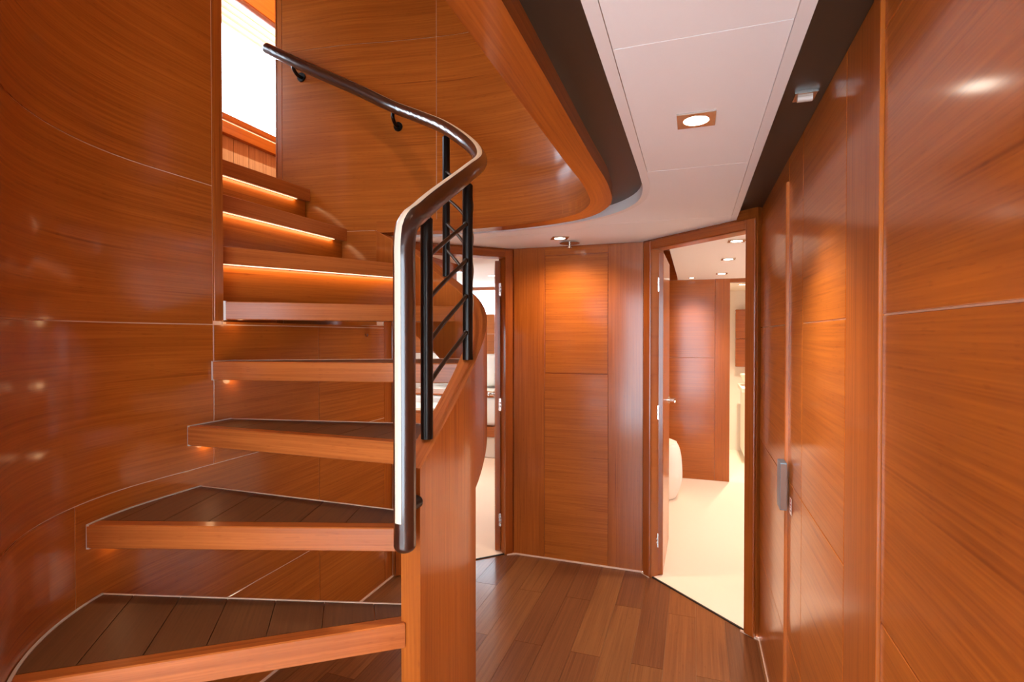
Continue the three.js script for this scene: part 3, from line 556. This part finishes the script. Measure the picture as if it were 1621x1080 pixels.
// ---------------------------------------------------------------- right cabin
{
  const f = struct('floor_cabin_right', 'cream carpet of the right cabin'); mesh('carpet', prism([[-0.282, 3.311], [0.295, 2.766], [2.5, 2.766], [2.5, 5.62], [-0.68, 5.62], [-0.68, 3.42], [-0.282, 3.42]], -0.03, 0.003), M.carpet, f);
  const c = struct('ceiling_cabin_right', 'pale ceiling of the right cabin'); mesh('panel', prism([[-0.15, 3.40], [0.30, 2.87], [2.5, 2.87], [2.5, 5.61], [-0.15, 5.61]], 2.0, 2.08), M.cream, c);
  const w = struct('wall_cabin_right', 'cherry wall at the back of the right cabin');
  mesh('backing', box(-0.68, 0.335, 0, 2.1, 5.62, 5.72), M.seam, w); mesh('backing', box(-0.68, -0.157, 2.1, 2.4, 5.62, 5.72), M.seam, w); mesh('backing', box(0.335, 1.1, 1.965, 2.1, 5.62, 5.72), M.frame, w); mesh('backing', box(1.1, 2.6, 0, 2.1, 5.62, 5.72), M.frame, w);
  const L = line([0.335, 5.62], [-0.68, 5.62]);
  mesh('stile', slab(L, 0, 0.135, 0.004, 2.0, { th: 0.012, grainUp: true }), M.stile, w);
  mesh('panel', slab(L, 0.137, 1.01, 0.004, 1.218, { th: 0.010 }), M.panel, w); mesh('panel', slab(L, 0.137, 1.01, 1.222, 1.998, { th: 0.010 }), M.panel, w); mesh('panel', slab(L, 0.495, 1.01, 2.0, 2.3, { th: 0.010 }), M.panel, w);
  const s = struct('wall_cabin_side', 'side walls of the right cabin');
  mesh('side_wall', box(-0.70, -0.62, 0, 2.4, 3.40, 5.62), M.panel, s); mesh('side_wall', box(-0.70, -0.24, 0, 2.4, 3.41, 3.47), M.panel, s); mesh('side_wall', box(-0.24, 0.2, 2.08, 2.4, 3.41, 3.47), M.panel, s); mesh('side_wall', box(-0.15, -0.10, 2.082, 2.4, 3.47, 5.62), M.panel, s); mesh('recess_top', box(-0.70, -0.10, 2.32, 2.4, 3.47, 5.62), M.panel, s); mesh('side_wall', box(2.5, 2.6, 0, 1.0, 2.75, 5.72), M.cream, s); mesh('side_wall', box(2.5, 2.6, 1.7, 2.1, 2.75, 5.72), M.cream, s); mesh('side_wall', box(2.5, 2.6, 1.0, 1.7, 2.75, 3.6), M.cream, s); mesh('side_wall', box(2.5, 2.6, 1.0, 1.7, 5.2, 5.72), M.cream, s);
  const addedWin5 = tag(group('window_5'), 'added unseen hull window that brightens the right cabin', 'window', null, 'structure'); mesh('pane', box(2.55, 2.556, 1.0, 1.7, 3.6, 5.2), M.pane, addedWin5); mesh('side_wall', box(0.40, 2.6, 0, 2.1, 2.75, 2.84), M.cream, s);  // the hull window is added out of view to brighten this cabin
  const pf = group('pouf', -0.298, 0.003, -4.92); tag(pf, 'rounded cream leather pouf on the cabin carpet', 'pouf');
  const lp = [[0, 0.0], [0.13, 0.0], [0.165, 0.03], [0.205, 0.16], [0.205, 0.30], [0.19, 0.42], [0.155, 0.49], [0.08, 0.52], [0, 0.522]].map(q => new THREE.Vector2(...q));
  mesh('cushion', new THREE.LatheGeometry(new THREE.SplineCurve(lp).getPoints(40), 40), M.leather, pf);
  mesh('piping', new THREE.TorusGeometry(0.158, 0.004, 8, 48).rotateX(Math.PI / 2).translate(0, 0.49, 0), M.cream, pf);
  const labels = ['nearest of the three downlights in the right cabin ceiling', 'middle one of the three downlights in the right cabin ceiling', 'farthest of the three downlights in the right cabin ceiling'];
  [[0.235, 3.36], [0.235, 4.15], [0.235, 5.11]].forEach(([p, t], i) => downlight('downlight', p, t, 2.0, P_CABIN, labels[i], { grp: 'right cabin downlights' }));
  downlight('downlight', -0.02, 5.40, 2.0, 3, 'downlight close to the back wall of the right cabin', { size: 0.06 });
  downlight('downlight', 1.5, 4.0, 2.0, P_CABIN, 'downlight in the hidden side of the right cabin ceiling');
  // bathroom beyond
  const b = struct('wall_bathroom', 'pale bathroom behind the right cabin');
  mesh('back_wall', box(0.0, 1.8, 0, 2.1, 7.2, 7.3), M.cream, b); mesh('side_wall', box(0.0, 0.09, 0, 2.1, 5.72, 7.2), M.cream, b); mesh('side_wall', box(1.7, 1.8, 0, 2.1, 5.72, 7.2), M.cream, b);
  mesh('tiled_floor', box(0.0, 1.8, -0.03, 0.0, 5.62, 7.2), M.marble, b); mesh('bathroom_ceiling', box(0.0, 1.8, 2.0, 2.1, 5.72, 7.2), M.cream, b);
  const mc = group('mirror_cabinet', 0.75, 1.05, -7.14); tag(mc, 'wooden wall cabinet over the basin in the bathroom', 'cabinet');
  mesh('cabinet_door', metric(new RoundedBoxGeometry(0.26, 0.36, 0.11, 2, 0.004).translate(-0.13, 0.53, 0)), M.panel, mc); mesh('cabinet_door', metric(new RoundedBoxGeometry(0.26, 0.34, 0.11, 2, 0.004).translate(-0.13, 0.175, 0)), M.panel, mc);
  mesh('cabinet_door', metric(new RoundedBoxGeometry(0.26, 0.70, 0.11, 2, 0.004).translate(0.135, 0.355, 0)), M.panel, mc);
  const va = group('vanity', 0.86, 0, -6.72); tag(va, 'pale marble vanity with brown drawers in the bathroom', 'vanity');
  mesh('counter', new RoundedBoxGeometry(0.7, 0.05, 0.62, 2, 0.008).translate(0, 0.83, 0), M.marble, va); mesh('carcass', new RoundedBoxGeometry(0.64, 0.72, 0.56, 2, 0.006).translate(0, 0.44, -0.01), M.marble, va);
  for (let k = 0; k < 4; k++) { const dr = mesh('drawer', metric(new RoundedBoxGeometry(0.5, 0.165, 0.02, 2, 0.004).translate(0.06, 0.16 + k * 0.18, 0.28)), M.frame, va); mesh('knob', new THREE.SphereGeometry(0.012, 10, 8).translate(0.06, 0.16 + k * 0.18, 0.3), M.chrome, dr); }
  mesh('foot', new RoundedBoxGeometry(0.5, 0.08, 0.5, 2, 0.006).translate(0, 0.04, -0.01), M.marble, va);
  const ba = group('wash_basin', 0.70, 0.855, -6.74); tag(ba, 'white round vessel basin on the bathroom vanity', 'basin');
  mesh('bowl', new THREE.LatheGeometry([[0.0, 0.0], [0.08, 0.0], [0.15, 0.05], [0.185, 0.13], [0.18, 0.135], [0.14, 0.06], [0.0, 0.02]].map(q => new THREE.Vector2(...q)), 32), M.marble, ba);
  const ta = group('tap', 0.63, 0.855, -6.95); tag(ta, 'copper toned tap behind the bathroom basin', 'tap');
  mesh('spout', mergeGeometries([new THREE.CylinderGeometry(0.014, 0.016, 0.22, 14).translate(0, 0.11, 0), new RoundedBoxGeometry(0.03, 0.022, 0.14, 2, 0.006).toNonIndexed().translate(0, 0.215, 0.05)].map(g => g.index ? g.toNonIndexed() : g)), M.chrome, ta); mesh('lever', new RoundedBoxGeometry(0.05, 0.012, 0.02, 2, 0.004).translate(0.02, 0.236, 0), M.chrome, ta);
  downlight('downlight', 0.5, 6.3, 2.0, 24, 'downlight in the bathroom ceiling');
}

// ---------------------------------------------------------------- left cabin
{
  const f = struct('floor_cabin_left', 'cream carpet of the left cabin'); mesh('carpet', prism([[-1.710, 2.776], [-1.130, 3.336], [-0.8, 3.42], [-0.8, 7.0], [-4.2, 7.0], [-4.2, 2.776]], -0.03, 0.003), M.carpet, f);
  const c = struct('ceiling_cabin_left', 'pale ceiling of the left cabin'); mesh('panel', prism([[-1.80, 2.89], [-1.20, 3.46], [-0.8, 3.46], [-0.8, 7.0], [-4.2, 7.0], [-4.2, 2.89]], 2.12, 2.2), M.cream, c);
  const w = struct('wall_cabin_left', 'back wall of the left cabin with wood panelling and a high bright window');
  mesh('backing', box(-4.2, -0.8, 0, 1.74, 7.0, 7.1), M.cream, w); mesh('backing', box(-4.2, -3.6, 1.74, 2.2, 7.0, 7.1), M.cream, w); mesh('backing', box(-1.2, -0.8, 1.74, 2.2, 7.0, 7.1), M.cream, w); mesh('backing', box(-3.6, -1.2, 2.085, 2.2, 7.0, 7.1), M.cream, w);
  const L = line([-0.9, 7.0], [-4.1, 7.0]);
  for (const [y0, y1] of [[1.18, 1.46], [1.46, 1.74]]) for (let k = 0; k < 2; k++) mesh('panel', slab(L, 0.002 + k * 1.6, 1.598 + k * 1.6, y0 + 0.001, y1 - 0.001, { th: 0.02 }), M.panel, w);
  mesh('pelmet', box(-4.1, -0.9, 2.075, 2.12, 6.95, 7.0), M.frame, w);
  const win = tag(group('window_2'), 'high bright window in the left cabin', 'window', null, 'structure');
  mesh('pane', box(-3.6, -1.2, 1.74, 2.085, 7.05, 7.056), M.pane, win);
  const s = struct('wall_cabin_left_side', 'side walls of the left cabin');
  mesh('side_wall', box(-0.8, -0.7, 0, 2.2, 3.40, 7.1), M.panel, s); mesh('side_wall', box(-4.3, -4.2, 0, 0.95, 2.75, 7.1), M.cream, s); mesh('side_wall', box(-4.3, -4.2, 1.75, 2.2, 2.75, 7.1), M.cream, s); mesh('side_wall', box(-4.3, -4.2, 0.95, 1.75, 2.75, 3.8), M.cream, s); mesh('side_wall', box(-4.3, -4.2, 0.95, 1.75, 6.0, 7.1), M.cream, s);
  const addedWin6 = tag(group('window_6'), 'added unseen hull window that brightens the left cabin', 'window', null, 'structure'); mesh('pane', box(-4.26, -4.254, 0.95, 1.75, 3.8, 6.0), M.pane, addedWin6); mesh('side_wall', box(-4.3, -1.80, 0, 2.2, 2.75, 2.845), M.cream, s); mesh('side_wall', box(-1.15, -0.7, 0, 2.2, 3.41, 3.46), M.cream, s);  // side window added out of view so the bedding and carpet get daylight
  const b = group('bed', -2.45, 0, -6.35); tag(b, 'wide bed with white bedding on a wooden base in the left cabin', 'bed');
  mesh('plinth', new RoundedBoxGeometry(2.3, 0.25, 1.12, 2, 0.02).translate(0, 0.125, 0), M.linen, b);
  mesh('bed_rail', metric(new RoundedBoxGeometry(2.42, 0.12, 1.2, 2, 0.01).translate(0, 0.315, 0)), M.panel, b);
  mesh('mattress', new RoundedBoxGeometry(2.34, 0.34, 1.14, 4, 0.05).translate(0, 0.55, 0), M.linen, b);
  const th = mesh('throw', new RoundedBoxGeometry(2.36, 0.022, 0.5, 3, 0.01).translate(0, 0.728, 0.33), M.frame, b); tag(th, 'thin red brown folded throw');
  const pl = ['leftmost plump white pillow on the cabin bed', 'white pillow on the cabin bed, second from left', 'white pillow on the cabin bed, second from right', 'rightmost plump white pillow on the cabin bed'];
  pl.forEach((lb, k) => { const q = group('pillow', -3.25 + k * 0.52, 0.745, -6.75); tag(q, lb, 'pillow', 'pillows on the left cabin bed');
    const g = new THREE.SphereGeometry(1, 28, 18); const P = g.attributes.position; for (let i = 0; i < P.count; i++) { let x = P.getX(i), y = P.getY(i), z = P.getZ(i); const sq = v => Math.sign(v) * Math.pow(Math.abs(v), 0.55); P.setXYZ(i, sq(x) * 0.25, sq(y) * 0.22 + 0.22, z * 0.09 * (1 - 0.25 * Math.abs(x * y))); } g.computeVertexNormals();
    mesh('pillow_cover', g, M.linen, q).rotation.x = -0.15; });
  const n = group('bedside_cabinet', -3.05, 0, -5.35, 0.2); tag(n, 'low cherry cabinet with a pale top in the left cabin', 'cabinet');
  mesh('carcass', metric(new RoundedBoxGeometry(0.7, 0.62, 0.42, 2, 0.006).translate(0, 0.31, 0)), M.panel, n); mesh('top', new RoundedBoxGeometry(0.74, 0.03, 0.46, 2, 0.006).translate(0, 0.635, 0), M.marble, n);
  for (let k = 0; k < 3; k++) mesh('drawer', metric(new RoundedBoxGeometry(0.66, 0.18, 0.016, 2, 0.004).translate(0, 0.11 + k * 0.195, 0.215)), M.panel, n);
  [[-1.75, 4.1], [-2.15, 5.6], [-3.2, 4.4]].forEach(([p, t], i) => downlight('downlight', p, t, 2.12, P_CABIN, ['downlight in the left cabin ceiling nearest the doorway', 'downlight in the left cabin ceiling before the bed', 'downlight in the left cabin ceiling farthest from the doorway'][i], { grp: 'left cabin downlights', round: true }));
}

// ---------------------------------------------------------------- closing walls behind the viewer, floor sealant lines
{
  const w = struct('wall_back', 'cherry end wall of the corridor behind the viewer with an added opening for neutral light');
  mesh('panel', box(-1.3, -1.15, 0, 2.17, -1.4, -1.3), M.panel, w); mesh('panel', box(0.28, 0.42, 0, 2.17, -1.4, -1.3), M.panel, w); mesh('panel', box(-1.15, 0.28, 2.0, 2.17, -1.4, -1.3), M.panel, w); mesh('panel', box(-1.15, 0.28, 0, 0.05, -1.4, -1.3), M.panel, w);
  const win = tag(group('window_3'), 'added unseen opening at the corridor end, lets neutral light onto the ceiling', 'window', null, 'structure');  // added opening out of view: sky through it makes the ceiling neutral
  mesh('pane', box(-1.15, 0.28, 0.05, 2.0, -1.36, -1.354), M.pane, win);
  const addedWin4 = tag(group('window_4'), 'added unseen opening in the right wall, lights the tread fronts', 'window', null, 'structure');  // added opening out of view, gives the treads their cool sheen
  mesh('pane', box(0.35, 0.356, 0.7, 1.9, -1.15, -0.5), M.pane, addedWin4);
  const bb = struct('baseboard_right', 'thin pale sealant bead at the foot of the right wall'); mesh('bead', box(0.296, 0.304, 0, 0.010, -1.8, 2.745), M.sealant, bb);
  const bc = struct('baseboard_far', 'thin pale sealant bead at the foot of the far walls');
  for (const [a, b] of [[[-1.10, 3.307], [-0.30, 3.302]], [[-0.30, 3.302], [-0.245, 3.24]], [[0.222, 2.80], [0.296, 2.745]], [[-1.155, 3.272], [-1.10, 3.307]]]) mesh('bead', sweep(line(a, b), -0.004, 0.004, 0, 0.008), M.sealant, bc);
  const bl = struct('baseboard_left', 'thin pale sealant bead at the foot of the stair wall'); mesh('bead', sweep(LW, 0.0, 0.008, 0, 0.008), M.sealant, bl);
}
renderer.render(scene, camera);
